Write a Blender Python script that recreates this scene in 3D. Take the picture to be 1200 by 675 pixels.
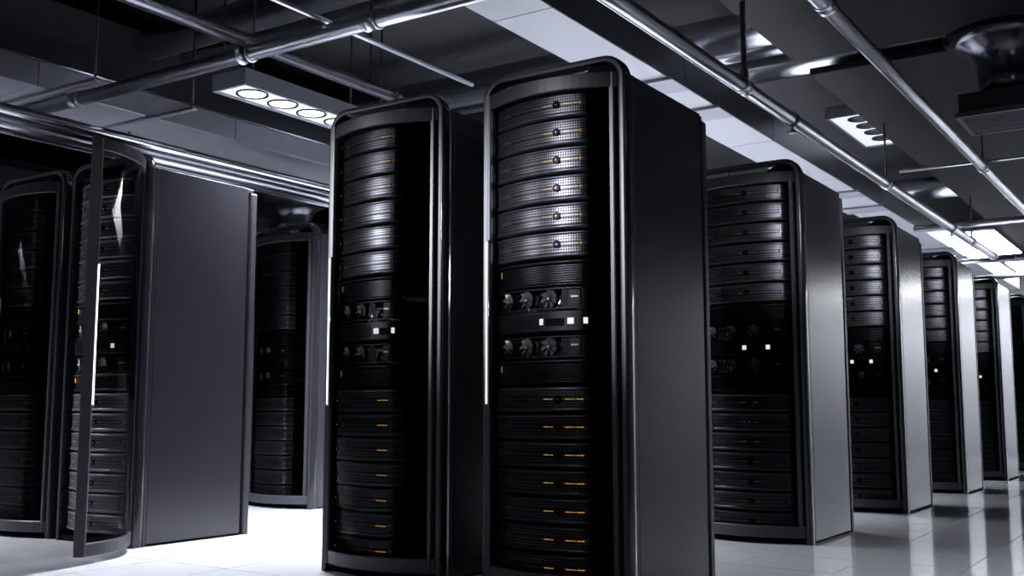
import bpy, math, random
from mathutils import Matrix, Vector
random.seed(7)
S = bpy.context.scene
COL = S.collection
for o in list(bpy.data.objects): bpy.data.objects.remove(o)

# ---------------------------------------------------------------- camera
PITCH, YAW, CAMH, FPX = 0.1152, 0.5878, 0.7197, 1237.2
fw = Vector((-math.sin(YAW)*math.cos(PITCH), math.cos(YAW)*math.cos(PITCH), math.sin(PITCH)))
rt = Vector((math.cos(YAW), math.sin(YAW), 0)); up = rt.cross(fw)
cam = bpy.data.cameras.new('camera'); cam.sensor_width = 36; cam.lens = FPX/1200*36
co = bpy.data.objects.new('camera', cam); COL.objects.link(co)
co.matrix_world = Matrix(((rt.x, up.x, -fw.x, 0), (rt.y, up.y, -fw.y, 0), (rt.z, up.z, -fw.z, CAMH), (0, 0, 0, 1)))
cam.clip_end = 200
S.camera = co

# ---------------------------------------------------------------- world, exposure, lamp strengths
w = bpy.data.worlds.new('world'); S.world = w; w.use_nodes = True
w.node_tree.nodes['Background'].inputs[0].default_value = (.5, .55, .7, 1)
w.node_tree.nodes['Background'].inputs[1].default_value = .012
vs = S.view_settings
vs.view_transform = 'Standard'; vs.look = 'None'; vs.gamma = 1; vs.use_curve_mapping = False; vs.exposure = 0
LAMP_W = 175         # watts of each hanging three-spot lamp box
PANEL_E = 48.0        # emission of the luminous ceiling panels at the far end
SPOT_W = 2000         # watts of the added spots that brighten the server fronts
LIGHT_COL = (.90, .93, 1.0)

# ---------------------------------------------------------------- materials
MATS = {}
def mat(name, col, rough=.5, metal=0., emit=0., spec=.5, noise=0., coat=0., nscale=40., bump=0.):
    m = bpy.data.materials.new(name); m.use_nodes = True
    nt = m.node_tree; b = nt.nodes['Principled BSDF']
    b.inputs['Base Color'].default_value = (*col, 1); b.inputs['Roughness'].default_value = rough
    b.inputs['Metallic'].default_value = metal; b.inputs['Specular IOR Level'].default_value = spec
    b.inputs['Coat Weight'].default_value = coat
    if emit:
        b.inputs['Emission Color'].default_value = (*col, 1); b.inputs['Emission Strength'].default_value = emit
    if noise or bump:
        tc = nt.nodes.new('ShaderNodeTexCoord'); n = nt.nodes.new('ShaderNodeTexNoise')
        n.inputs['Scale'].default_value = nscale; n.inputs['Detail'].default_value = 4
        nt.links.new(tc.outputs['Object'], n.inputs['Vector'])
        if noise:
            mr = nt.nodes.new('ShaderNodeMapRange')
            mr.inputs['To Min'].default_value = max(0, rough-noise); mr.inputs['To Max'].default_value = rough+noise
            nt.links.new(n.outputs['Fac'], mr.inputs['Value']); nt.links.new(mr.outputs['Result'], b.inputs['Roughness'])
        if bump:
            bp = nt.nodes.new('ShaderNodeBump'); bp.inputs['Strength'].default_value = bump; bp.inputs['Distance'].default_value = .002
            nt.links.new(n.outputs['Fac'], bp.inputs['Height']); nt.links.new(bp.outputs['Normal'], b.inputs['Normal'])
    MATS[name] = m; return m

mat('tile', (.70, .71, .76), .07, noise=.02, nscale=9)
mat('grout', (.16, .16, .19), .5)
mat('ceiling', (.008, .008, .010), .7, spec=.3)
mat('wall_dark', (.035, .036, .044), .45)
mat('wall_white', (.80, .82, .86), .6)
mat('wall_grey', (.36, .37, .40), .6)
mat('rack_shell', (.022, .022, .028), .30, bump=.03, nscale=300)
mat('duct_face', (.055, .055, .067), .4)
mat('rack_panel', (.025, .025, .032), .21, bump=.05, nscale=400, spec=.6)
mat('rack_trim', (.032, .032, .041), .40, spec=.4)
mat('door_rail', (.014, .014, .018), .45, spec=.3)
mat('slot_steel', (.26, .26, .30), .32, metal=.75)
mat('rack_gloss', (.016, .016, .020), .13, spec=.6)
mat('black', (.003, .003, .004), .8, spec=.1)
mat('dark_steel', (.06, .06, .072), .38, metal=.7)
mat('fan_frame', (.014, .014, .017), .4)
mat('fan_blade', (.80, .81, .86), .34, metal=.6)
mat('chrome', (.75, .76, .82), .16, metal=1.)
mat('pipe', (.66, .67, .74), .30, metal=1.)
mat('pipe_dark', (.15, .15, .18), .25, metal=.9)
mat('galvanised', (.34, .345, .39), .36, metal=.45, noise=.05, nscale=5)
mat('duct_side', (.26, .265, .30), .34, metal=.8)
mat('duct_white', (.38, .39, .43), .40, metal=.1)
mat('strap', (.22, .225, .26), .5, metal=.3)
mat('baffle', (.006, .006, .008), .6, spec=.12)
mat('chrome_duct', (.85, .86, .92), .27, metal=1.)
mat('rod', (.035, .035, .042), .4, metal=.6)
mat('lamp_case', (.27, .275, .31), .42, metal=.4)
mat('lamp_face', (.85, .9, 1.), .4, emit=.75)
mat('lens', (.92, .95, 1.), .3, emit=3.)
mat('lens_rim', (.02, .02, .024), .3, metal=.5)
mat('fill_wash', (.92, .95, 1.), .5, emit=16.)  # glow of the added panel that brightens the end wall
mat('fill_front', (.92, .95, 1.), .5, emit=13.)  # glow of the added panel that lights the server fronts
mat('luminous', (.92, .95, 1.), .5, emit=PANEL_E)
mat('led_orange', (1., .46, .10), .4, emit=1.5)
mat('led_off', (.10, .09, .09), .4)
mat('led_dim', (.8, .55, .35), .4, emit=.25)
mat('led_white', (.95, .97, 1.), .4, emit=2.2)
mat('vent_metal', (.14, .14, .17), .35, metal=.7)
mat('duct_dark', (.07, .07, .085), .22, metal=.9)

def glass_mat():
    m = bpy.data.materials.new('smoked_glass'); m.use_nodes = True; nt = m.node_tree; nt.nodes.clear()
    o = nt.nodes.new('ShaderNodeOutputMaterial'); mx = nt.nodes.new('ShaderNodeMixShader')
    t = nt.nodes.new('ShaderNodeBsdfTransparent')
    g = nt.nodes.new('ShaderNodeBsdfGlossy'); g.inputs['Roughness'].default_value = .03
    f = nt.nodes.new('ShaderNodeFresnel'); f.inputs[0].default_value = 1.045
    ge = nt.nodes.new('ShaderNodeNewGeometry'); a = nt.nodes.new('ShaderNodeMath'); a.operation = 'SUBTRACT'; a.inputs[0].default_value = 1.
    b = nt.nodes.new('ShaderNodeMath'); b.operation = 'MULTIPLY'
    nt.links.new(ge.outputs['Backfacing'], a.inputs[1]); nt.links.new(a.outputs[0], b.inputs[0]); nt.links.new(f.outputs[0], b.inputs[1])
    nt.links.new(b.outputs[0], mx.inputs[0]); nt.links.new(t.outputs[0], mx.inputs[1]); nt.links.new(g.outputs[0], mx.inputs[2])
    va = nt.nodes.new('ShaderNodeVolumeAbsorption'); va.inputs[0].default_value = (0, 0, 0, 1); va.inputs[1].default_value = 245.
    nt.links.new(mx.outputs[0], o.inputs[0]); nt.links.new(va.outputs[0], o.inputs['Volume']); MATS['smoked_glass'] = m
glass_mat()

def perf_mat(name, h, mode):
    """dark steel server face: UV is in metres along and up the plate. mode: holes / louvre / ribs"""
    m = bpy.data.materials.new(name); m.use_nodes = True; nt = m.node_tree; b = nt.nodes['Principled BSDF']
    def mth(op, a, c=None):
        n = nt.nodes.new('ShaderNodeMath'); n.operation = op
        for i, v in enumerate((a, c)):
            if v is None: continue
            if isinstance(v, (int, float)): n.inputs[i].default_value = v
            else: nt.links.new(v, n.inputs[i])
        return n.outputs[0]
    uv = nt.nodes.new('ShaderNodeUVMap'); sp = nt.nodes.new('ShaderNodeSeparateXYZ'); nt.links.new(uv.outputs[0], sp.inputs[0])
    u, v = sp.outputs[0], sp.outputs[1]
    def cell(x, per, duty): return mth('LESS_THAN', mth('FRACT', mth('DIVIDE', x, per)), duty)
    def rng(x, a, c): return mth('MULTIPLY', mth('GREATER_THAN', x, a), mth('LESS_THAN', x, c))
    if mode == 'holes':
        bands = mth('ADD', rng(v, h*.16, h*.43), rng(v, h*.57, h*.86))
        mask = mth('MULTIPLY', mth('MULTIPLY', cell(u, .0108, .62), cell(v, .0105, .62)), mth('MULTIPLY', bands, mth('GREATER_THAN', u, .03)))
    elif mode == 'louvre':
        mask = mth('MULTIPLY', cell(v, .009, .45), rng(v, h*.15, h*.85))
    else:
        mask = mth('MULTIPLY', mth('MULTIPLY', cell(u, .009, .45), rng(v, h*.2, h*.8)), rng(u, .02, .27))
    mx = nt.nodes.new('ShaderNodeMix'); mx.data_type = 'RGBA'
    mx.inputs[6].default_value = (.36, .36, .41, 1) if mode == 'holes' else (.06, .06, .072, 1)
    mx.inputs[7].default_value = (.004, .004, .005, 1)
    nt.links.new(mask, mx.inputs[0]); nt.links.new(mx.outputs[2], b.inputs['Base Color'])
    mt = mth('SUBTRACT', .75, mth('MULTIPLY', mask, .75)); nt.links.new(mt, b.inputs['Metallic'])
    nt.links.new(mth('ADD', .30, mth('MULTIPLY', mask, .5)), b.inputs['Roughness'])
    sp2 = mth('SUBTRACT', .5, mth('MULTIPLY', mask, .45)); nt.links.new(sp2, b.inputs['Specular IOR Level'])
    bp = nt.nodes.new('ShaderNodeBump'); bp.inputs['Strength'].default_value = .4; bp.inputs['Distance'].default_value = .002
    bp.invert = True; nt.links.new(mask, bp.inputs['Height']); nt.links.new(bp.outputs[0], b.inputs['Normal'])
    MATS[name] = m
perf_mat('server_face_tall', .1138, 'holes'); perf_mat('server_face_low', .107, 'holes')
perf_mat('louvre_face', .116, 'louvre'); perf_mat('ribbed_face', .095, 'ribs')

# ---------------------------------------------------------------- mesh builder
class MB:
    def __init__(s): s.v = []; s.f = []; s.m = []; s.uv = []; s.sm = []
    def face(s, idx, mi=0, smooth=False, uv=None):
        s.f.append(idx); s.m.append(mi); s.sm.append(smooth); s.uv.append(uv or [(0, 0)]*len(idx))
    def box(s, x0, x1, y0, y1, z0, z1, mi=0, bev=0.):
        n = len(s.v)
        if bev <= 0:
            s.v += [(x, y, z) for z in (z0, z1) for y in (y0, y1) for x in (x0, x1)]
            for q in ((0, 2, 3, 1), (4, 5, 7, 6), (0, 1, 5, 4), (2, 6, 7, 3), (0, 4, 6, 2), (1, 3, 7, 5)):
                s.face([n+i for i in q], mi)
        else:
            b = min(bev, (x1-x0)*.45, (y1-y0)*.45, (z1-z0)*.45)
            # chamfered box: every corner gives three vertices
            X, Y, Z = (x0, x1), (y0, y1), (z0, z1); sg = (1, -1); idx = {}
            for i in (0, 1):
                for j in (0, 1):
                    for k in (0, 1):
                        for a in range(3):
                            p = [X[i]+(0 if a == 0 else sg[i]*b), Y[j]+(0 if a == 1 else sg[j]*b), Z[k]+(0 if a == 2 else sg[k]*b)]
                            idx[(i, j, k, a)] = len(s.v); s.v.append(tuple(p))
            def q(l, flip):
                s.face(l[::-1] if flip else l, mi)
            for i in (0, 1): q([idx[(i, j, k, 0)] for j, k in ((0, 0), (1, 0), (1, 1), (0, 1))], i == 0)
            for j in (0, 1): q([idx[(i, j, k, 1)] for i, k in ((0, 0), (0, 1), (1, 1), (1, 0))], j == 0)
            for k in (0, 1): q([idx[(i, j, k, 2)] for i, j in ((0, 0), (1, 0), (1, 1), (0, 1))], k == 0)
            for i in (0, 1):
                for j in (0, 1): q([idx[(i, j, 0, 0)], idx[(i, j, 1, 0)], idx[(i, j, 1, 1)], idx[(i, j, 0, 1)]], (i == j))
                for k in (0, 1): q([idx[(i, 0, k, 0)], idx[(i, 0, k, 2)], idx[(i, 1, k, 2)], idx[(i, 1, k, 0)]], (i == k))
            for j in (0, 1):
                for k in (0, 1): q([idx[(0, j, k, 1)], idx[(1, j, k, 1)], idx[(1, j, k, 2)], idx[(0, j, k, 2)]], (j == k))
            for i in (0, 1):
                for j in (0, 1):
                    for k in (0, 1): q([idx[(i, j, k, a)] for a in range(3)], (i+j+k) % 2 == 0)
        return s
    def grid(s, rows, mi=0, smooth=True, uvs=None, closed=False, flip=False):
        n = len(s.v); R = len(rows); Cn = len(rows[0])
        for r in rows: s.v += [tuple(p) for p in r]
        for i in range(R-1):
            for j in range(Cn if closed else Cn-1):
                j2 = (j+1) % Cn
                q = [n+i*Cn+j, n+i*Cn+j2, n+(i+1)*Cn+j2, n+(i+1)*Cn+j]
                t = [uvs[i][j], uvs[i][j2], uvs[i+1][j2], uvs[i+1][j]] if uvs else None
                if flip: q = q[::-1]; t = t[::-1] if t else None
                s.face(q, mi, smooth, t)
        return s
    def tube(s, pts, r, seg=14, mi=0, caps=True):
        """tube along a polyline, r a number or a list of radii"""
        pts = [Vector(p) for p in pts]; rr = r if isinstance(r, (list, tuple)) else [r]*len(pts); rows = []
        d0 = (pts[1]-pts[0]).normalized(); a = d0.orthogonal().normalized(); dp = d0
        for i, p in enumerate(pts):
            d = (pts[min(i+1, len(pts)-1)]-pts[max(i-1, 0)]).normalized()
            a = dp.rotation_difference(d) @ a; dp = d; a = (a-d*a.dot(d)).normalized(); b = d.cross(a)
            rows.append([p+(a*math.cos(t)+b*math.sin(t))*rr[i] for t in (2*math.pi*k/seg for k in range(seg))])
        n = len(s.v); s.grid(rows, mi, True, None, True)
        if caps:
            s.face([n+k for k in range(seg)][::-1], mi); m = n+(len(rows)-1)*seg; s.face([m+k for k in range(seg)], mi)
        return s
    def disc(s, c, ax, r, t, seg=20, mi=0):
        ax = Vector(ax); c = Vector(c); return s.tube([c, c+ax*t], r, seg, mi)
    def mesh(s, name, mats):
        me = bpy.data.meshes.new(name); me.from_pydata(s.v, [], s.f)
        for m in (mats if isinstance(mats, (list, tuple)) else [mats]): me.materials.append(MATS[m])
        me.polygons.foreach_set('material_index', s.m); me.polygons.foreach_set('use_smooth', s.sm)
        if any(any(c != (0, 0) for c in u) for u in s.uv):
            ul = me.uv_layers.new(name='UVMap'); ul.data.foreach_set('uv', [c for u in s.uv for p in u for c in p])
        me.update(); return me

def put(name, me, parent=None, loc=(0, 0, 0), rotz=0., label=None, cat=None, group=None, kind=None):
    o = bpy.data.objects.new(name, me); COL.objects.link(o); o.location = loc; o.rotation_euler = (0, 0, rotz)
    if parent is not None: o.parent = parent
    if label: o['label'] = label
    if cat: o['category'] = cat
    if group: o['group'] = group
    if kind: o['kind'] = kind
    return o
def thing(name, label, cat, loc=(0, 0, 0), rotz=0., group=None): return put(name, None, None, loc, rotz, label, cat, group)
def one(name, mb, mats, parent=None, **k): return put(name, mb.mesh(name, mats), parent, **k)

# ---------------------------------------------------------------- room shell
XL, XR, YF, YB, ZC = -11.5, 4.2, -4.5, 22.0, 3.62
floor = one('floor', MB().box(XL, XR, YF, YB, -.12, -.012), 'grout', kind='structure', label='glossy white tiled floor of the server room')
one('ceiling', MB().box(XL, XR, YF, YB, ZC, ZC+.1), 'ceiling', kind='structure', label='dark ceiling above the pipes and ducts')
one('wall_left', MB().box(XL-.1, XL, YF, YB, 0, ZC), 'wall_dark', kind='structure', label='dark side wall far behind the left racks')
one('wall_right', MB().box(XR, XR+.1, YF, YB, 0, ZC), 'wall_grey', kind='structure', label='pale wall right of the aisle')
one('wall_front', MB().box(XL, XR, YF-.1, YF, 0, ZC), 'wall_dark', kind='structure', label='dark wall behind the viewer')
one('wall_end', MB().box(-3.4, XR, YB, YB+.1, 0, ZC), 'wall_white', kind='structure', label='bright white end wall of the right aisle')
wb = one('wall_back', MB().box(XL, -3.4, YB+.02, YB+.12, 0, ZC), 'black', kind='structure', label='dark panelled back wall')
pm = MB().box(-.295, .295, -.02, .02, 0, ZC, bev=.006).mesh('wall_panel', 'wall_dark')
for i in range(13): put('wall_panel', pm, wb, (-3.7-.6*i, YB, 0))

# floor tiles, 0.47 m, joints measured from the right aisle
def pix(P):
    d = Vector(P)-Vector((0, 0, CAMH)); z = d.dot(fw)
    return (600+FPX*d.dot(rt)/z, 337.5-FPX*d.dot(up)/z, z) if z > .3 else None
TS = .4705
tm = MB().box(-TS/2+.0028, TS/2-.0028, -TS/2+.0028, TS/2-.0028, -.02, 0).mesh('floor_tile', 'tile')
cells = []
for i in range(-22, 12):
    for j in range(-10, 36):
        cx, cy = -1.475+TS*(i+.5), 5.264+TS*(j+.5-10)
        if not (XL+.2 < cx < XR-.2 and YF+.2 < cy < YB-.2): continue
        p = pix((cx, cy, 0)); vis = p and -30 < p[0] < 1230 and p[1] < 720
        cells.append((p[2] if vis else 99, cx, cy))
cells.sort()
rest = MB()
for k, (d, cx, cy) in enumerate(cells):
    if k < 290 and d < 50: put('floor_tile', tm, floor, (cx, cy, 0))
    else:
        g = TS/2-.0028; rest.box(cx-g, cx+g, cy-g, cy+g, -.02, 0)
one('far_floor_tiles', rest, 'tile', floor, kind='stuff')

# ---------------------------------------------------------------- server racks
W2, DEPTH, RH, FH, FD = .341, .743, 2.05, 2.128, .055
SAG = .085; DW = .309        # bow and half width of the door
def bow(x): return -SAG*(1-(x/DW)**2)

def ring_mesh():
    R = .10; path = []
    path.append(((-W2, 0), (-1, 0)))
    for k in range(9):
        a = math.pi-k*math.pi/16; path.append(((-W2+R+R*math.cos(a), FH-R+R*math.sin(a)), (math.cos(a), math.sin(a))))
    for k in range(9):
        a = math.pi/2-k*math.pi/16; path.append(((W2-R+R*math.cos(a), FH-R+R*math.sin(a)), (math.cos(a), math.sin(a))))
    path.append(((W2, 0), (1, 0)))
    prof = [(.030, .060), (0, .057), (0, .04), (0, .014), (.002, .006), (.006, .001), (.009, 0), (.020, .0), (.027, 0.), (.0295, .003), (.0305, .045)]
    rows = [[(p[0]-n[0]*o, y, p[1]-n[1]*o) for o, y in prof] for p, n in path]
    m = MB(); m.grid(rows, 0, True, None, True)
    for k in range(len(m.f)):
        j = k % len(prof)
        if 6 <= j <= 7: m.m[k] = 1
        if j in (0, 9, 10): m.sm[k] = False
    return m.mesh('front_frame', ['rack_gloss', 'rack_trim'])

def arc_bar(m, z0, z1, y0, y1, mi=0, x0=-DW, x1=DW, n=18):
    """horizontal rail following the bow, y0..y1 measured back from the bow line"""
    rows = []
    for k in range(n+1):
        x = x0+(x1-x0)*k/n; b = bow(x); c = .004
        rows.append([(x, b+y0, z0+c), (x, b+y0, z1-c), (x, b+y0+c, z1), (x, b+y1, z1), (x, b+y1, z0), (x, b+y0+c, z0)])
    m.grid(rows, mi, False, None, True)
    s0 = len(m.v)-6*(n+1); m.face([s0+i for i in range(6)][::-1], mi); m.face([s0+6*n+i for i in range(6)], mi)

DZ0, DZ1 = .035, 2.050
def door_meshes():
    m = MB()
    arc_bar(m, DZ1-.062, DZ1, 0, .03, 1); arc_bar(m, DZ0, DZ0+.062, 0, .03)
    m.box(-DW, -DW+.0180, -.012, .042, DZ0, DZ1, bev=.004); m.box(DW-.034, DW-.012, -.012, .02, DZ0, DZ1, bev=.004)
    g = MB(); n = 24; x0, x1 = -DW+.022, DW-.034
    xs = [x0+(x1-x0)*k/n for k in range(n+1)]; z0, z1 = DZ0+.055, DZ1-.055
    g.grid([[(x, bow(x)+.010, z0), (x, bow(x)+.010, z1), (x, bow(x)+.014, z1), (x, bow(x)+.014, z0)] for x in xs], 0, True, None, True, True)
    for k in range(len(g.f)):
        if k % 4 in (1, 3): g.sm[k] = False
    ls = MB().box(-DW+.002, -DW+.0062, -.022, -.014, .745, 1.42, bev=.002)
    lb = MB().tube([(-DW+.016, -.006, .735), (-DW+.016, -.016, .735), (-DW+.016, -.016, 1.425), (-DW+.016, -.006, 1.425)], .005, 8)
    for b in (m, g, ls, lb): b.v = [(x-DW, y, z) for x, y, z in b.v]     # origin at the hinge
    return m.mesh('door', ['rack_trim', 'door_rail']), g.mesh('door_glass', 'smoked_glass'), ls.mesh('light_strip', 'led_white'), lb.mesh('door_handle', 'rack_gloss')

RING = ring_mesh(); DOOR, GLASS, STRIP, HANDLE = door_meshes()
M_side = MB().box(-.010, .010, .028, DEPTH-.068, .012, RH-.004, bev=.003).mesh('side_panel', 'rack_panel')
M_sidetrim = MB().box(-.011, .011, .004, .028, .004, RH-.004, bev=.003).mesh('side_trim', 'rack_shell')
_m = MB(); _m.box(-.026, .011, DEPTH-.044, DEPTH, 0, RH-.03, bev=.006)
M_post = _m.mesh('rear_post', 'rack_trim')
M_top = MB().box(-W2+.012, W2-.012, .0, DEPTH-.02, RH-.03, RH-.004, bev=.004).mesh('top_panel', 'rack_shell')
M_rear = MB().box(-W2+.02, W2-.02, DEPTH-.03, DEPTH-.005, .02, RH-.03).mesh('rear_panel', 'rack_shell')
M_base = MB().box(-W2+.012, W2-.012, -.045, DEPTH-.06, 0, .028).mesh('plinth', 'black')
_m = MB(); rows = []
for k in range(41):
    x = -.308+.616*k/40; e = max(0., min(1., (x-.10)/.10)); e2 = max(0., min(1., (-.23-x)/.05))
    zt = 2.060+(FH-.033-2.060)*max(e*e*(3-2*e), e2*e2*(3-2*e2))
    rows.append([(x, -.030, 2.053), (x, -.030, zt), (x, -.015, zt), (x, -.015, 2.053)])
_m.grid(rows, 0, False, None, True)
M_fill = _m.mesh('top_filler', 'black')
_m = MB(); _m.box(-.318, -.312, -.005, .68, .03, 2.03); _m.box(.312, .318, -.005, .68, .03, 2.03); _m.box(-.312, .312, .66, .68, .03, 2.03); _m.box(-.312, .312, .0, .66, 2.02, 2.03)
_m.box(-.312, .312, -.005, .66, .03, .038)
M_liner = _m.mesh('inner_liner', 'black')

# ---- servers: the plan path of a front plate, bowed, with a rounded right end that turns back
class Path:
    def __init__(s, xr, xl=-.282, inset=.05, rad=.03):
        P = []; n = 26
        for k in range(n+1):
            x = xl+(xr-rad-xl)*k/n; P.append(Vector((x, bow(x)+inset-FD)))
        t = (P[-1]-P[-2]).normalized(); nrm = Vector((t.y, -t.x)); c = P[-1]-nrm*rad
        a0 = math.atan2(nrm.y, nrm.x)
        for k in range(1, 8):
            a = a0+(0.-a0)*k/7; P.append(c+Vector((math.cos(a), math.sin(a)))*rad)
        P.append(P[-1]+Vector((0, .05)))
        s.P = P; s.U = [0.]
        for i in range(1, len(P)): s.U.append(s.U[-1]+(P[i]-P[i-1]).length)
        s.L = s.U[n]+rad*.8; s.N = []
        for i in range(len(P)):
            d = (P[min(i+1, len(P)-1)]-P[max(i-1, 0)]).normalized(); s.N.append(Vector((d.y, -d.x)))
    def at(s, u, off=0.):
        i = 0
        while i < len(s.U)-2 and s.U[i+1] < u: i += 1
        f = (u-s.U[i])/(s.U[i+1]-s.U[i]); p = s.P[i].lerp(s.P[i+1], f); n = s.N[i].lerp(s.N[i+1], f).normalized()
        return p+n*off, n
    def plate(s, prof, mats, name, two=None):
        """prof: list of (outward offset, z, material index)"""
        m = MB(); rows = []; uvs = []
        for p, n, u in zip(s.P, s.N, s.U):
            rows.append([(p.x+n.x*o, p.y+n.y*o, z) for o, z in prof]); uvs.append([(u+1e-4, z) for o, z in prof])
        m.grid(rows, 0, True, uvs, flip=True); return m.mesh(name, mats)
    def strip(s, m, u0, u1, z0, z1, off, th=.002, mi=0, n=None):
        n = n or max(1, int((u1-u0)/.02)); rows = []
        for k in range(n+1):
            u = u0+(u1-u0)*k/n; a, _ = s.at(u, off); b, _ = s.at(u, off-th)
            rows.append([(a.x, a.y, z0), (a.x, a.y, z1), (b.x, b.y, z1), (b.x, b.y, z0)])
        q = len(m.v); m.grid(rows, mi, False, None, True)
        m.face([q+i for i in range(4)][::-1], mi); m.face([q+4*n+i for i in range(4)], mi)

def lip_profile(h, lip=.012, out=.006):
    return [(-.030, .0035), (-.010, .004), (out-.006, .006), (out-.001, .0095), (out, .014), (out-.001, .018), (0, .0215), (0, .023), (.0005, h*.5),
            (0, h-.021), (0, h-.0195), (out-.002, h-.016), (out-.001, h-.011), (out-.004, h-.007), (-.010, h-.005), (-.030, h-.0045)]

def build_kit(xr, badge, nf, leds, lit=True):
    """all the unit meshes for one width of server stack"""
    P = Path(xr); L = P.L; kit = {}
    for key, h, fm in (('tall', .1138, 'server_face_tall'), ('low', .107, 'server_face_low')):
        d = {'faceplate': P.plate(lip_profile(h), [fm], 'faceplate')}
        d['chassis'] = MB().box(-.280, xr-.012, .01, .62, .004, h-.004).mesh('chassis', 'black')
        zc = h*.5; a = MB(); P.strip(a, .22*L, .94*L, zc-.0088, zc+.0088, .0022); d['slot_recess'] = a.mesh('slot_recess', 'fan_frame')
        a = MB(); P.strip(a, .235*L, .925*L, zc-.0050, zc+.0050, .0040); d['slot_bar'] = a.mesh('slot_bar', 'slot_steel')
        if badge:
            a = MB(); p, n = P.at(badge*L, .002); c = Vector((p.x, p.y, zc)); ax = Vector((n.x, n.y, 0))
            a.tube([c, c+ax*.005, c+ax*.007], [.0165, .0165, .013], 18, 0)
            a.tube([c+ax*.007, c+ax*.009, c+ax*.011], [.0068, .0064, .003], 12, 1); d['badge'] = a.mesh('badge', ['rack_gloss', 'chrome'])
        else:
            a = MB(); p, n = P.at(.035*L, .002); c = Vector((p.x, p.y, zc)); ax = Vector((n.x, n.y, 0))
            a.tube([c, c+ax*.006, c+ax*.008], [.011, .011, .008], 14, 0); a.tube([c+ax*.008, c+ax*.010], [.0035, .003], 8, 1)
            d['end_knob'] = a.mesh('end_knob', ['rack_gloss', 'led_orange' if lit else 'led_off'])
        a = MB()
        for u0, u1 in leds: P.strip(a, u0*L, u1*L, zc-.0013, zc+.0013, .0058, .0015)
        d['indicator_light'] = a.mesh('indicator_light', 'led_off' if not lit else 'led_dim' if badge and badge < .65 else 'led_orange')
        kit[key] = d
    # blanking panels with horizontal louvres
    for key, h in (('blank_tall', .113), ('blank_low', .105)):
        pr = [(-.03, .004), (-.006, .005), (.002, .010), (.001, .016), (-.006, .021), (-.006, .023), (-.006, h-.023), (-.006, h-.021), (.004, h-.018), (.006, h-.010), (.001, h-.005), (-.03, h-.004)]
        m = P.plate(pr, ['louvre_face', 'dark_steel'], 'faceplate')
        for k, f in enumerate(m.polygons): f.material_index = 1 if k % 11 in (8, 9, 10) else 0
        a = MB(); P.strip(a, .06*L, .068*L, h*.52, h*.76, .001)
        kit[key] = {'faceplate': m, 'chassis': MB().box(-.280, xr-.012, .01, .62, .004, h-.004).mesh('chassis', 'black'), 'indicator_light': a.mesh('indicator_light', 'led_orange' if lit else 'led_off')}
    # fan module
    h = .086; d = {}
    d['housing'] = MB().box(-.280, xr-.05, .02, .60, .003, h-.003).mesh('housing', 'fan_frame')
    a = MB(); P.strip(a, .01, L-.005, .002, .006, .0, .01); P.strip(a, .01, L-.005, h-.006, h-.002, .0, .01)
    d['rail'] = a.mesh('rail', 'dark_steel')
    pitch = (.74*L if nf == 3 else .60*L)/nf; fans = []
    for i in range(nf):
        u = .02*L+pitch*(i+.5); p, n = P.at(u, -.017); c = Vector((p.x, p.y, h*.5)); ax = Vector((n.x, n.y, 0)); sx = Vector((-n.y, n.x, 0))
        r = min(h*.46, pitch*.46); a = MB()
        a.tube([c, c+ax*.012, c+ax*.015], [r*.20, r*.20, r*.12], 10, 0)
        for b in range(7):
            t0 = 2*math.pi*(b/7)+i*.3; rows = []
            for q in range(4):
                rr = r*(.2+.76*q/3); wd = .20+.16*math.sin(math.pi*(q+.4)/3.6); row = []
                for e in (-1, 0, 1):
                    t = t0+e*wd; row.append(c+(sx*math.cos(t)+Vector((0, 0, 1))*math.sin(t))*rr+ax*(.006+.007*e))
                rows.append(row)
            a.grid(rows, 0, True)
            a.grid([[v-ax*.0015 for v in row] for row in rows], 0, True, flip=True)
        fr = MB(); rows = []
        for k in range(21):
            t = 2*math.pi*k/20; e = (sx*math.cos(t)+Vector((0, 0, 1))*math.sin(t))
            rows.append([c+e*(r*1.0)+ax*.016, c+e*(r*1.08)+ax*.016, c+e*(r*1.08)-ax*.004])
        fr.grid(rows, 0, True)
        hw = pitch*.5-.002
        for sgn in (-1, 1): q = c+sx*(sgn*hw); fr.tube([(q.x, q.y, .004), (q.x, q.y, h-.004)], .0025, 6)
        fans.append((fr.mesh('fan', 'fan_frame'), a.mesh('rotor', 'fan_blade')))
    d['fans'] = fans
    a = MB(); P.strip(a, .945*L, P.U[-1]-.001, .003, h-.003, -.001, .004, 0, 8); d['end_cap'] = a.mesh('end_cap', 'fan_frame')
    a = MB(); u0 = .02*L+pitch*nf
    for k in range(6): P.strip(a, u0+.004+k*.007*L/.45, u0+.0065+k*.007*L/.45, .008, h-.008, -.008, .006, n=1)
    d['grille'] = a.mesh('grille', 'dark_steel')
    a = MB(); P.strip(a, .84*L, .93*L, .010, h-.010, -.008, .02, 0, 3); P.strip(a, .852*L, .918*L, h*.52, h*.60, -.004, .006, 1, 3); P.strip(a, .855*L, .915*L, h*.16, h*.40, -.005, .006, 0, 3)
    d['power_module'] = a.mesh('power_module', ['fan_frame', 'fan_blade'])
    kit['fan'] = d
    # control panel
    h = .0935
    pr = [(-.03, .003), (.0, .004), (.006, .008), (.006, .010), (.006, h-.010), (.006, h-.008), (0, h-.004), (-.03, h-.003)]
    d = {'faceplate': P.plate(pr, ['ribbed_face'], 'faceplate'), 'chassis': MB().box(-.280, xr-.012, .01, .62, .004, h-.004).mesh('chassis', 'black')}
    if badge and badge > .65: sq = ((.565, .60), (.83, .885), (.965, .995)); dsp = (.62, .80)
    elif badge: sq = ((.53, .57), (.77, .81)); dsp = (.59, .75)
    else: sq = ((.73, .80), (.965, .995)); dsp = (.82, .94)
    d['lights'] = []
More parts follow.
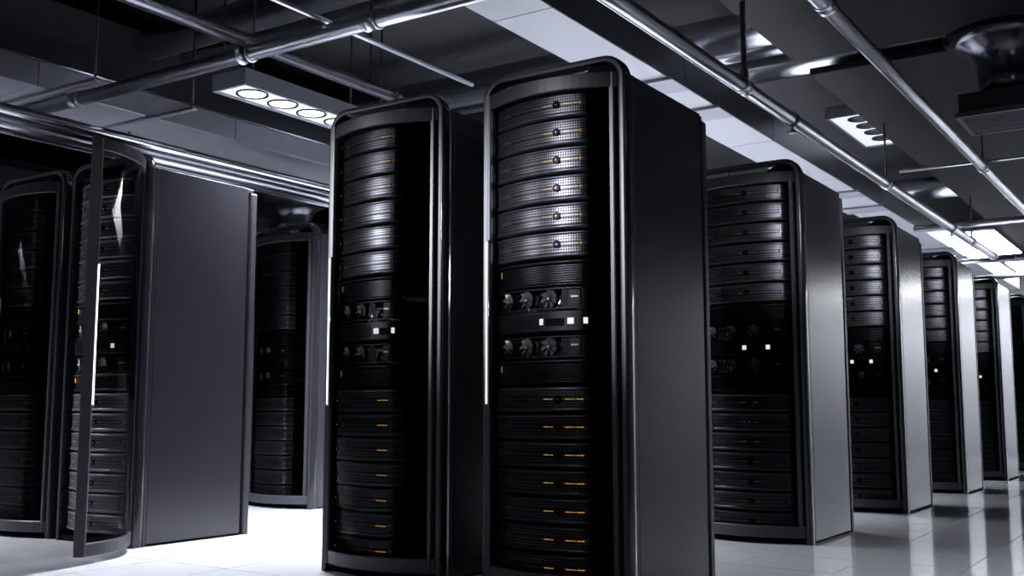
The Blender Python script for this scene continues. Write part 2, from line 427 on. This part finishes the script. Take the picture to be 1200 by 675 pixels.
    for u0, u1 in sq:
        a = MB(); P.strip(a, u0*L, u1*L, h*.36, h*.62, .0085, .003); d['lights'].append(a.mesh('indicator_light', 'led_white' if lit else 'led_off'))
    a = MB(); P.strip(a, dsp[0]*L, dsp[1]*L, h*.30, h*.62, .0075, .002); d['display'] = a.mesh('display', 'rack_gloss')
    kit['control'] = d
    return kit

KITS = {
    'centre': build_kit(.178, .735, 3, ((.60, .655), (.665, .685), (.80, .83), (.835, .86), (.87, .885), (.90, .96))),
    'narrow': build_kit(.103, None, 2, ((.80, .845), (.855, .88), (.89, .91), (.915, .935))),
    'unlit': build_kit(.103, None, 2, ((.80, .845), (.855, .88), (.89, .91), (.915, .935)), False),
    'wide': build_kit(.252, .585, 3, ((.50, .54), (.63, .67))),
}
STACK = [('low', .050+.1098*k) for k in range(7)] + [('blank_low', .820), ('fan', .930), ('control', 1.027), ('fan', 1.124), ('blank_tall', 1.211)] + [('tall', 1.328+.1157*k) for k in range(6)]
ORD = ['lowest', 'second lowest', 'third lowest', 'fourth', 'third highest', 'second highest', 'topmost']
ORDU = ['lowest', 'second lowest', 'third lowest', 'third highest', 'second highest', 'topmost']

STACK = [(k, CAMH+(z-CAMH)*.985) for k, z in STACK]
def populate(kitname, loc, where):
    kit = KITS[kitname]; nl = nu = nf = 0
    for key, z in STACK:
        g = None
        if key == 'low': lab = 'perforated black server, %s of the lower seven, in %s' % (ORD[nl], where); nl += 1; nm, cat, g = 'rack_server', 'server', 'perforated rack servers'
        elif key == 'tall': lab = 'perforated steel server, %s of the upper six, in %s' % (ORDU[nu], where); nu += 1; nm, cat, g = 'rack_server', 'server', 'perforated rack servers'
        elif key == 'fan': lab = '%s row of cooling fans in %s' % (('lower', 'upper')[nf], where); nf += 1; nm, cat, g = 'fan_module', 'fan unit', 'cooling fan modules'
        elif key == 'control': lab = ('ribbed control panel with white lights in %s' if kitname != 'unlit' else 'ribbed control panel with unlit lights in %s') % where; nm, cat, g = 'control_panel', 'control panel', 'rack control panels'
        else: lab = '%s louvred blanking panel in %s' % ('dark lower' if key == 'blank_low' else 'upper', where); nm, cat, g = 'blanking_panel', 'panel', 'louvred blanking panels'
        t = thing(nm, lab, cat, (loc[0], loc[1], z), 0, g)
        for part, me in kit[key].items():
            if part == 'fans':
                for fm, rm in me: put('rotor', rm, put('fan', fm, t))
            elif part == 'lights':
                for lm in me: put('indicator_light', lm, t)
            else: put(part, me, t, kind='stuff' if part == 'indicator_light' and nm == 'rack_server' else None)

def rack(right, row_y, kit, label, where, open_deg=0.):
    loc = (right-W2, row_y, 0); t = thing('server_rack', label, 'server rack', loc, 0, 'server racks')
    put('front_frame', RING, t, (0, -FD, 0))
    for sx in (-1, 1):
        put('side_panel', M_side, t, (sx*(W2-.011), 0, 0)); put('side_trim', M_sidetrim, t, (sx*(W2-.011), 0, 0))
        p = put('rear_post', M_post, t, (sx*(W2-.011), 0, 0)); p.scale = (sx, 1, 1)
    for n, me in (('top_panel', M_top), ('rear_panel', M_rear), ('plinth', M_base), ('top_filler', M_fill), ('inner_liner', M_liner)): put(n, me, t)
    d = put('door', DOOR, t, (DW, -FD, 0), math.radians(open_deg), label='smoked glass door standing open' if open_deg else None)
    put('door_glass', GLASS, d); put('door_handle', HANDLE, d); put('light_strip', STRIP, d)
    populate(kit, loc, where); return t

Y0, ROW = 3.648, 2.0963
rack(-1.864, Y0, 'centre', 'largest black server rack, front and centre, its grey right side visible', 'the largest centre rack')
rack(-2.755, Y0, 'narrow', 'black server rack standing just left of the largest centre rack', 'the rack left of the largest')
rack(-1.864, Y0+ROW, 'wide', 'black server rack first behind the largest centre rack', 'first rack behind the largest')
rack(-1.864, Y0+2*ROW, 'wide', 'black server rack second behind the largest centre rack', 'second rack behind the largest')
rack(-1.864, Y0+3*ROW, 'wide', 'black server rack third behind the largest, its side gleaming pale', 'third rack behind the largest')
rack(-1.864, Y0+4*ROW, 'wide', 'black server rack fourth behind the largest, small and far down the aisle', 'fourth rack behind the largest')
rack(-1.864, Y0+5*ROW, 'wide', 'farthest server rack, cut off by the right edge of the picture', 'the farthest rack at right edge')
rack(-4.782, Y0, 'wide', 'black server rack with its curved glass door swung open', 'the rack with the open door', 124.)
rack(-5.53, Y0, 'unlit', 'dark server rack at the left edge beside the open-door rack', 'the rack at the left edge')
rack(-5.560, Y0+ROW, 'unlit', 'dim server rack seen through the gap behind the open-door rack', 'the dim rack in the gap')

# ---------------------------------------------------------------- ceiling services
def pipe(name, a, b, r, m, label, cat='pipe', group=None, couplings=(), cap=False, cm=None):
    """straight pipe as a thing; couplings are distances (m) from a"""
    a, b = Vector(a), Vector(b); d = (b-a).normalized()
    if not couplings:
        return one(name, MB().tube([a, b], r, 20), m, label=label, cat=cat, group=group)
    t = thing(name, label, cat, a, 0, group); z = Vector()
    put('tube', MB().tube([z, b-a], r, 20).mesh('tube', m), t)
    for c in couplings:
        p = d*c
        put('coupling', MB().tube([p-d*.05, p-d*.045, p-d*.03, p-d*.028, p+d*.028, p+d*.03, p+d*.045, p+d*.05], [r*1.01, r*1.22, r*1.22, r*1.12, r*1.12, r*1.22, r*1.22, r*1.01], 20).mesh('coupling', cm or m), t)
    return t
def rod(x, y, z0, r=.007, label='', z1=ZC):
    return one('hanger_rod', MB().tube([(x, y, z0), (x, y, z1)], r, 8), 'rod', label=label, cat='rod', group='threaded hanger rods')

pipe('cross_pipe', (-8.9, 3.90, 2.68), (1.0, 3.90, 2.68), .043, 'pipe', 'thick pale metal pipe crossing diagonally at upper left', couplings=(2.98, 4.53, 5.45))
pipe('ceiling_pipe', (-4.385, -2., 2.764), (-4.385, 5.25, 2.764), .041, 'pipe_dark', 'dark glossy pipe with bright underside above the lamp box', couplings=(7.22,))
pipe('ceiling_pipe', (-3.78, 2.3, 2.75), (-3.78, 5.22, 2.75), .015, 'pipe', 'thin bright pipe right of the lamp box')
pipe('ceiling_pipe', (-2.140, -2., 2.55), (-2.140, 13.6, 2.55), .040, 'pipe', 'long pale pipe running beside the pale duct, ending in mid air', couplings=(7.59, 10.70, 14.26, 15.56))
pipe('conduit', (-2.215, -2., 2.56), (-2.215, 13.0, 2.56), .007, 'chrome', 'thin bright conduit hugging the long pale pipe', 'conduit')
pipe('ceiling_pipe', (-1.378, 1., 2.55), (-1.378, 11.5, 2.55), .038, 'pipe', 'pale pipe at upper right crossing below the dark baffles', couplings=(3.63, 7.49))
pipe('strut_pipe', (-2.0, 8.55, 2.60), (1.2, 8.55, 2.60), .010, 'chrome', 'thin cross rod clamped to the upper right pipe', 'rod')
pipe('cross_pipe', (-2.6, 11.65, 2.64), (1.5, 11.65, 2.64), .036, 'pipe', 'far cross pipe passing above the end of the long pipe')
pipe('cross_pipe', (-2.9, 14.3, 2.60), (-2.0, 14.3, 2.60), .034, 'pipe', 'short far cross pipe behind the long pipe end')
pipe('cross_pipe', (-3.0, 16.2, 2.60), (1.5, 16.2, 2.60), .036, 'pipe', 'farthest cross pipe above the last racks')
for i, (x, r, m, z) in enumerate(((-5.62, .030, 'chrome', 2.42), (-5.72, .034, 'pipe_dark', 2.41), (-5.83, .034, 'pipe', 2.40), (-5.95, .020, 'pipe_dark', 2.39), (-6.02, .008, 'chrome', 2.39))):
    pipe('bundled_pipe', (x, -2, z), (x, 13, z), r, m, ['bright chrome pipe, rightmost of the bundle above the left racks', 'dark pipe beside the chrome one in the left bundle', 'pale pipe in the middle of the left bundle', 'slim dark pipe in the left bundle', 'thinnest bright line, lowest of the left pipe bundle'][i], group='pipe bundle above the left racks')
# clamps on the long pipe
for y, lab in ((6.41, 'small clamp under the long pale pipe near the centre rack'), (11.2, 'small clamp under the far end of the long pale pipe')):
    c = thing('pipe_clamp', lab, 'clamp', (-2.14, y, 2.55))
    one('ring', MB().tube([(0, -.02, 0), (0, .02, 0)], .047, 18), 'vent_metal', c); one('bolt', MB().tube([(0, 0, -.03), (0, 0, -.085)], .011, 8), 'chrome', c)
    one('bolt_plate', MB().box(-.028, .028, -.02, .02, -.09, -.08, bev=.003), 'vent_metal', c)
one('hanger_bar', MB().tube([(-2.14, 5.60, 2.56), (-2.14, 5.60, 2.64), (-2.14, 5.60, 2.66), (-2.14, 5.60, ZC)], [.026, .026, .016, .016], 12), 'vent_metal', label='stout grey hanger holding the long pale pipe', cat='hanger')
rod(-2.14, 8.70, 2.57, .008, 'thin rod holding the long pale pipe midway')
rod(-2.14, 12.3, 2.57, .008, 'thin rod holding the far end of the long pale pipe')
rod(-2.5, 14.3, 2.62, .008, 'rod holding the short far cross pipe')
rod(-2.4, 9.3, 3.255, .008, 'rod above the lamp box peeking beside the pale duct')
rod(-1.378, 8.49, 2.57, .010, 'short rod above the joint of the upper right pipe')
for x, y, z, lab in ((-3.46, 3.90, 2.70, 'stout rod on the coupling of the diagonal cross pipe'), (-4.385, 4.95, 2.77, 'rod above the end of the dark glossy pipe'), (-4.86, 4.16, 2.70, 'rod at the near left corner of the lamp box'),
    (-4.60, 4.16, 2.70, 'rod at the near right corner of the lamp box'), (-4.60, 5.00, 2.70, 'rod midway along the lamp box'), (-4.60, 5.30, 2.70, 'rod near the far end of the lamp box'), (-6.48, 4.70, 2.44, 'rod running down to the left pipe bundle')):
    rod(x, y, z, .012 if 'stout' in lab else .007, lab)

def duct(name, label, x0, x1, z0, z1, y0, y1, m, m2, bands, over=.03, seam=1.6, bm=None):
    t = thing(name, label, 'air duct', (x0, y0, z0))
    k = 0; y = y0
    while y < y1-.01:
        e = min(y+seam, y1)
        a = MB(); b = .004
        a.box(0, x1-x0, y-y0+.002, e-y0-.002, 0, z1-z0, bev=.004)
        one('duct_section', a, m, t)
        if bm: one('bottom_panel', MB().box(.003, x1-x0-.003, y-y0+.004, e-y0-.004, -.003, -.0002), bm, t)
        y = e
    for bi, (a0, a1) in enumerate(bands):
        one('support_strut', MB().box(-.02, x1-x0+over, a0-y0, a1-y0, -.026, -.0035, bev=.003), m2, t)
    return t
duct('air_duct', 'long pale rectangular duct running over the centre racks', -3.05, -2.685, 2.75, 2.985, -2, 19.5, 'duct_side', 'strap', [(y, y+.27) for y in (5.74, 6.47, 9.75, 10.6, 13.9, 14.75)], .035, bm='duct_white')
duct('air_duct', 'pale metal duct tray hanging at upper left', -6.697, -6.034, 2.735, 2.90, .5, 8.6, 'galvanised', 'lamp_case', [(y, y+.045) for y in (3.03, 3.77, 4.51)], .48)
one('duct_rim', MB().box(-6.04, -6.026, .5, 8.6, 2.901, 2.911), 'chrome', label='bright rim along the upper left duct tray', cat='rim')
for y in (3.79, 4.53): rod(-5.585, y, 2.733, .008, 'rod at the end of the %s strut of the upper left tray' % ('nearer' if y < 4 else 'farther'))
one('main_duct', MB().box(-7.4, -6.3, .5, 9.5, 2.93, 3.44, bev=.01), 'duct_face', label='huge dark duct behind the upper left tray', cat='air duct')
one('main_duct', MB().box(-11.4, -9.3, -3, 14, 2.45, 3.0, bev=.01), 'baffle', label='black duct far left above the left racks', cat='air duct')

for y, r, m, lab in ((4.62, .11, 'chrome_duct', 'chrome round duct nearest, at the top left'), (4.95, .05, 'chrome_duct', 'slim chrome pipe behind the nearest round duct'), (6.70, .13, 'chrome_duct', 'chrome round duct between the two front racks'), (7.12, .06, 'chrome_duct', 'slim chrome pipe behind the middle round duct'), (7.55, .10, 'chrome_duct', 'chrome round duct seen past the long pale pipe'), (12.8, .13, 'chrome_duct', 'far chrome round duct above the small racks')):
    one('round_duct', MB().tube([(-6.2, y, 3.30), (1.8, y, 3.30)], r, 28), m, label=lab, cat='round duct', group='chrome ducts crossing the ceiling')
for y0, y1, lab in ((-3.5, 6.81, 'nearest black ceiling baffle at upper right'), (7.13, 14.1, 'middle black ceiling baffle at right, behind the vent'), (14.3, 21.5, 'farthest black ceiling baffle at right edge')):
    one('ceiling_baffle', MB().box(-2.245, 3.4, y0, y1, 3.05, 3.10, bev=.005), 'baffle', label=lab, cat='baffle', group='black ceiling baffles')

def lamp_box(x0, x1, y0, y1, z, label, watts):
    t = thing('lamp_box', label, 'lamp', ((x0+x1)/2, (y0+y1)/2, z), 0, 'three-spot lamp boxes')
    hx, hy = (x1-x0)/2, (y1-y0)/2; a = MB(); c = .022
    a.box(-hx, hx, -hy, hy, .02, .10); a.box(-hx, -hx+c, -hy, hy, 0, .02); a.box(hx-c, hx, -hy, hy, 0, .02); a.box(-hx+c, hx-c, -hy, -hy+c, 0, .02); a.box(-hx+c, hx-c, hy-c, hy, 0, .02)
    one('housing', a, 'lamp_case', t); f = one('face_plate', MB().box(-hx+c, hx-c, -hy+c, hy-c, .012, .02), 'lamp_face', t)
    n = max(3, int(round((y1-y0)/.25))-0)
    for k in range(n):
        y = -hy+.185+k*.25
        if y > hy-.10: break
        s = put('spot', SPOT, t, (0, y, .012)); put('lens', LENS if watts else LENS_OFF, s)
    if not watts: return
    l = bpy.data.lights.new('lamp_light', 'AREA'); l.shape = 'RECTANGLE'; l.size = hx*1.6; l.size_y = hy*1.8; l.energy = watts; l.color = LIGHT_COL; l.spread = math.radians(115)
    lo = bpy.data.objects.new('lamp_light', l); COL.objects.link(lo); lo.parent = t; lo.location = (0, 0, -.012)
_m = MB(); rows = []
for k in range(25):
    t_ = 2*math.pi*k/24; e = Vector((math.cos(t_), math.sin(t_), 0)); rows.append([e*.098, e*.098+Vector((0, 0, -.008)), e*.088+Vector((0, 0, -.008)), e*.080])
_m.grid(rows, 0, True); SPOT = _m.mesh('spot', 'lens_rim')
LENS = MB().tube([(0, 0, -.001), (0, 0, -.004), (0, 0, -.006)], [.082, .078, .05], 24).mesh('lens', 'lens')
LENS_OFF = MB().tube([(0, 0, -.001), (0, 0, -.004), (0, 0, -.006)], [.082, .078, .05], 24).mesh('lens', 'lens_rim')
lamp_box(-4.87, -4.585, 4.09, 5.45, 2.60, 'lamp box with glowing round spots hanging over the open-door rack', LAMP_W)
lamp_box(-2.62, -2.15, 8.7, 9.9, 3.16, 'lamp box peeking out between pale duct and black baffle', 0)
lamp_box(-4.87, -4.585, 7.6, 8.96, 2.60, 'added fill lamp box hidden behind the two front racks', LAMP_W*1.7)  # added out of sight to brighten the floor and ducts behind
lamp_box(.3, .6, 4.09, 5.45, 2.60, 'added fill lamp box over the right aisle, outside the picture', LAMP_W*.16)  # added, unseen: lights the right aisle floor and rack sides

def fill_spot(loc, target, label, watts, cone):  # added unseen lights that put highlights on the server fronts
    """added unseen fill light in a can, aimed at the racks"""
    t = thing('fill_spotlight', label, 'fill_spotlight', loc, 0, 'added fill lights'); d = (Vector(target)-Vector(loc)).normalized()
    one('stem', MB().tube([(0, 0, .05), (0, 0, ZC-loc[2])], .012, 10), 'rod', t)
    one('can', MB().tube([-d*.16, -d*.15, -d*.02, d*.03], [.05, .075, .085, .085], 20, caps=True), 'rod', t)
    one('lens', MB().tube([d*.031, d*.036], .075, 20), 'lens', t)
    l = bpy.data.lights.new('fill_spot_light', 'SPOT'); l.energy = watts; l.color = LIGHT_COL; l.spot_size = math.radians(cone); l.spot_blend = 1.; l.shadow_soft_size = .07
    lo = bpy.data.objects.new('fill_spot_light', l); COL.objects.link(lo); lo.parent = t; lo.location = d*.12; lo.rotation_euler = d.to_track_quat('-Z', 'Y').to_euler()
fill_spot((-3.4, -1.0, 2.5), (-2.2, 3.6, 1.47), 'added fill light aimed at the largest rack, outside the picture', SPOT_W, 18)
fill_spot((-6.9, -1.0, 2.5), (-3.1, 3.6, 1.58), 'added fill light aimed at the rack left of the largest, outside the picture', SPOT_W*1.3, 16)
fill_spot((-.6, 2.2, 2.5), (-2.1, 5.7, 1.62), 'added fill light aimed at the first rack behind, outside the picture', SPOT_W*.22, 14)
fill_spot((-.4, 3.6, 2.5), (-2.15, 7.8, 1.62), 'added fill light aimed at the second rack behind, outside the picture', SPOT_W*.38, 14)
fill_spot((-.4, 6.2, 2.5), (-2.15, 9.94, 1.62), 'added fill light aimed at the third rack behind, outside the picture', SPOT_W*.25, 14)
fill_spot((-.4, 8.4, 2.5), (-2.15, 12.03, 1.62), 'added fill light aimed at the fourth rack behind, outside the picture', SPOT_W*.25, 14)
lamp_box(-7.3, -7.0, 2.0, 3.36, 2.60, 'added fill lamp box at the far left of the front aisle, outside the picture', LAMP_W*.6)  # added, unseen: lifts the floor at lower left
lamp_box(-4.87, -4.585, 11.1, 12.46, 2.60, 'added fill lamp box hidden farther behind the front racks', LAMP_W*1.5)  # added so the round ducts reflect a brighter floor
rod(-4.73, 11.8, 2.70, .007, 'rod above the farther added lamp box')
rod(-4.73, 8.2, 2.70, .007, 'rod above the added lamp box hidden behind the front racks')
# luminous far-end panels; front-aisle and end-wall ones are unseen added fill
for x0, x1, y0, y1, lab in ((-2.66, -2.26, 14.5, 16.85, 'nearest luminous white ceiling panel at far right'), (-2.66, -2.26, 17.85, 19.85, 'second luminous white ceiling panel at far right'),
        (-3.4, -2.2, -.1, .6, 'added fill panel over the front aisle, outside the picture'),
        (-1.6, 3.2, 20.6, 21.5, 'long added fill panel washing the end wall, outside the picture')):
    p = thing('light_panel', lab, 'light panel', ((x0+x1)/2, (y0+y1)/2, 2.62 if 'front aisle' in lab else 3.0), 0, 'luminous ceiling panels')
    hx, hy = (x1-x0)/2, (y1-y0)/2
    one('frame', MB().box(-hx, hx, -hy, hy, .01, .045), 'lamp_case', p); one('diffuser', MB().box(-hx+.01, hx-.01, -hy+.01, hy-.01, 0, .01), 'fill_wash' if 'washing' in lab else 'fill_front' if 'front aisle' in lab else 'luminous', p)

def vent(loc, s, label, top):
    t = thing('air_vent', label, 'air vent', loc); h = s/2; a = MB()
    a.box(-h, h, -h, -h+.03, 0, .03); a.box(-h, h, h-.03, h, 0, .03); a.box(-h, -h+.03, -h+.03, h-.03, 0, .03); a.box(h-.03, h, -h+.03, h-.03, 0, .03)
    one('frame', a, 'vent_metal', t)
    one('plenum', MB().box(-h+.02, h-.02, -h+.02, h-.02, .032, .15, bev=.004), 'rack_shell', t)
    sl = MB().box(-h+.03, h-.03, -.011, .011, 0, .004).mesh('slat', 'galvanised'); n = 9
    for k in range(n):
        o = put('slat', sl, t, (0, -h+.05+(s-.1)*k/(n-1), .008)); o.rotation_euler = (.5, 0, 0)
    rows = [(.15, .30*s), (.28, .30*s), (.34, .31*s), (.40, .34*s), (.45, .41*s), (.49, .53*s), (top, .70*s)]
    m = MB().tube([(0, 0, z) for z, r in rows], [r for z, r in rows], 28); one('flared_duct', m, 'duct_dark', t)
vent((-.98, 7.02, 2.50), .52, 'square air vent with flared duct at the upper right', .548)
vent((-8.30, 8.1, 2.45), .75, 'flared shiny vent duct above the dim rack in the gap', ZC-2.45)
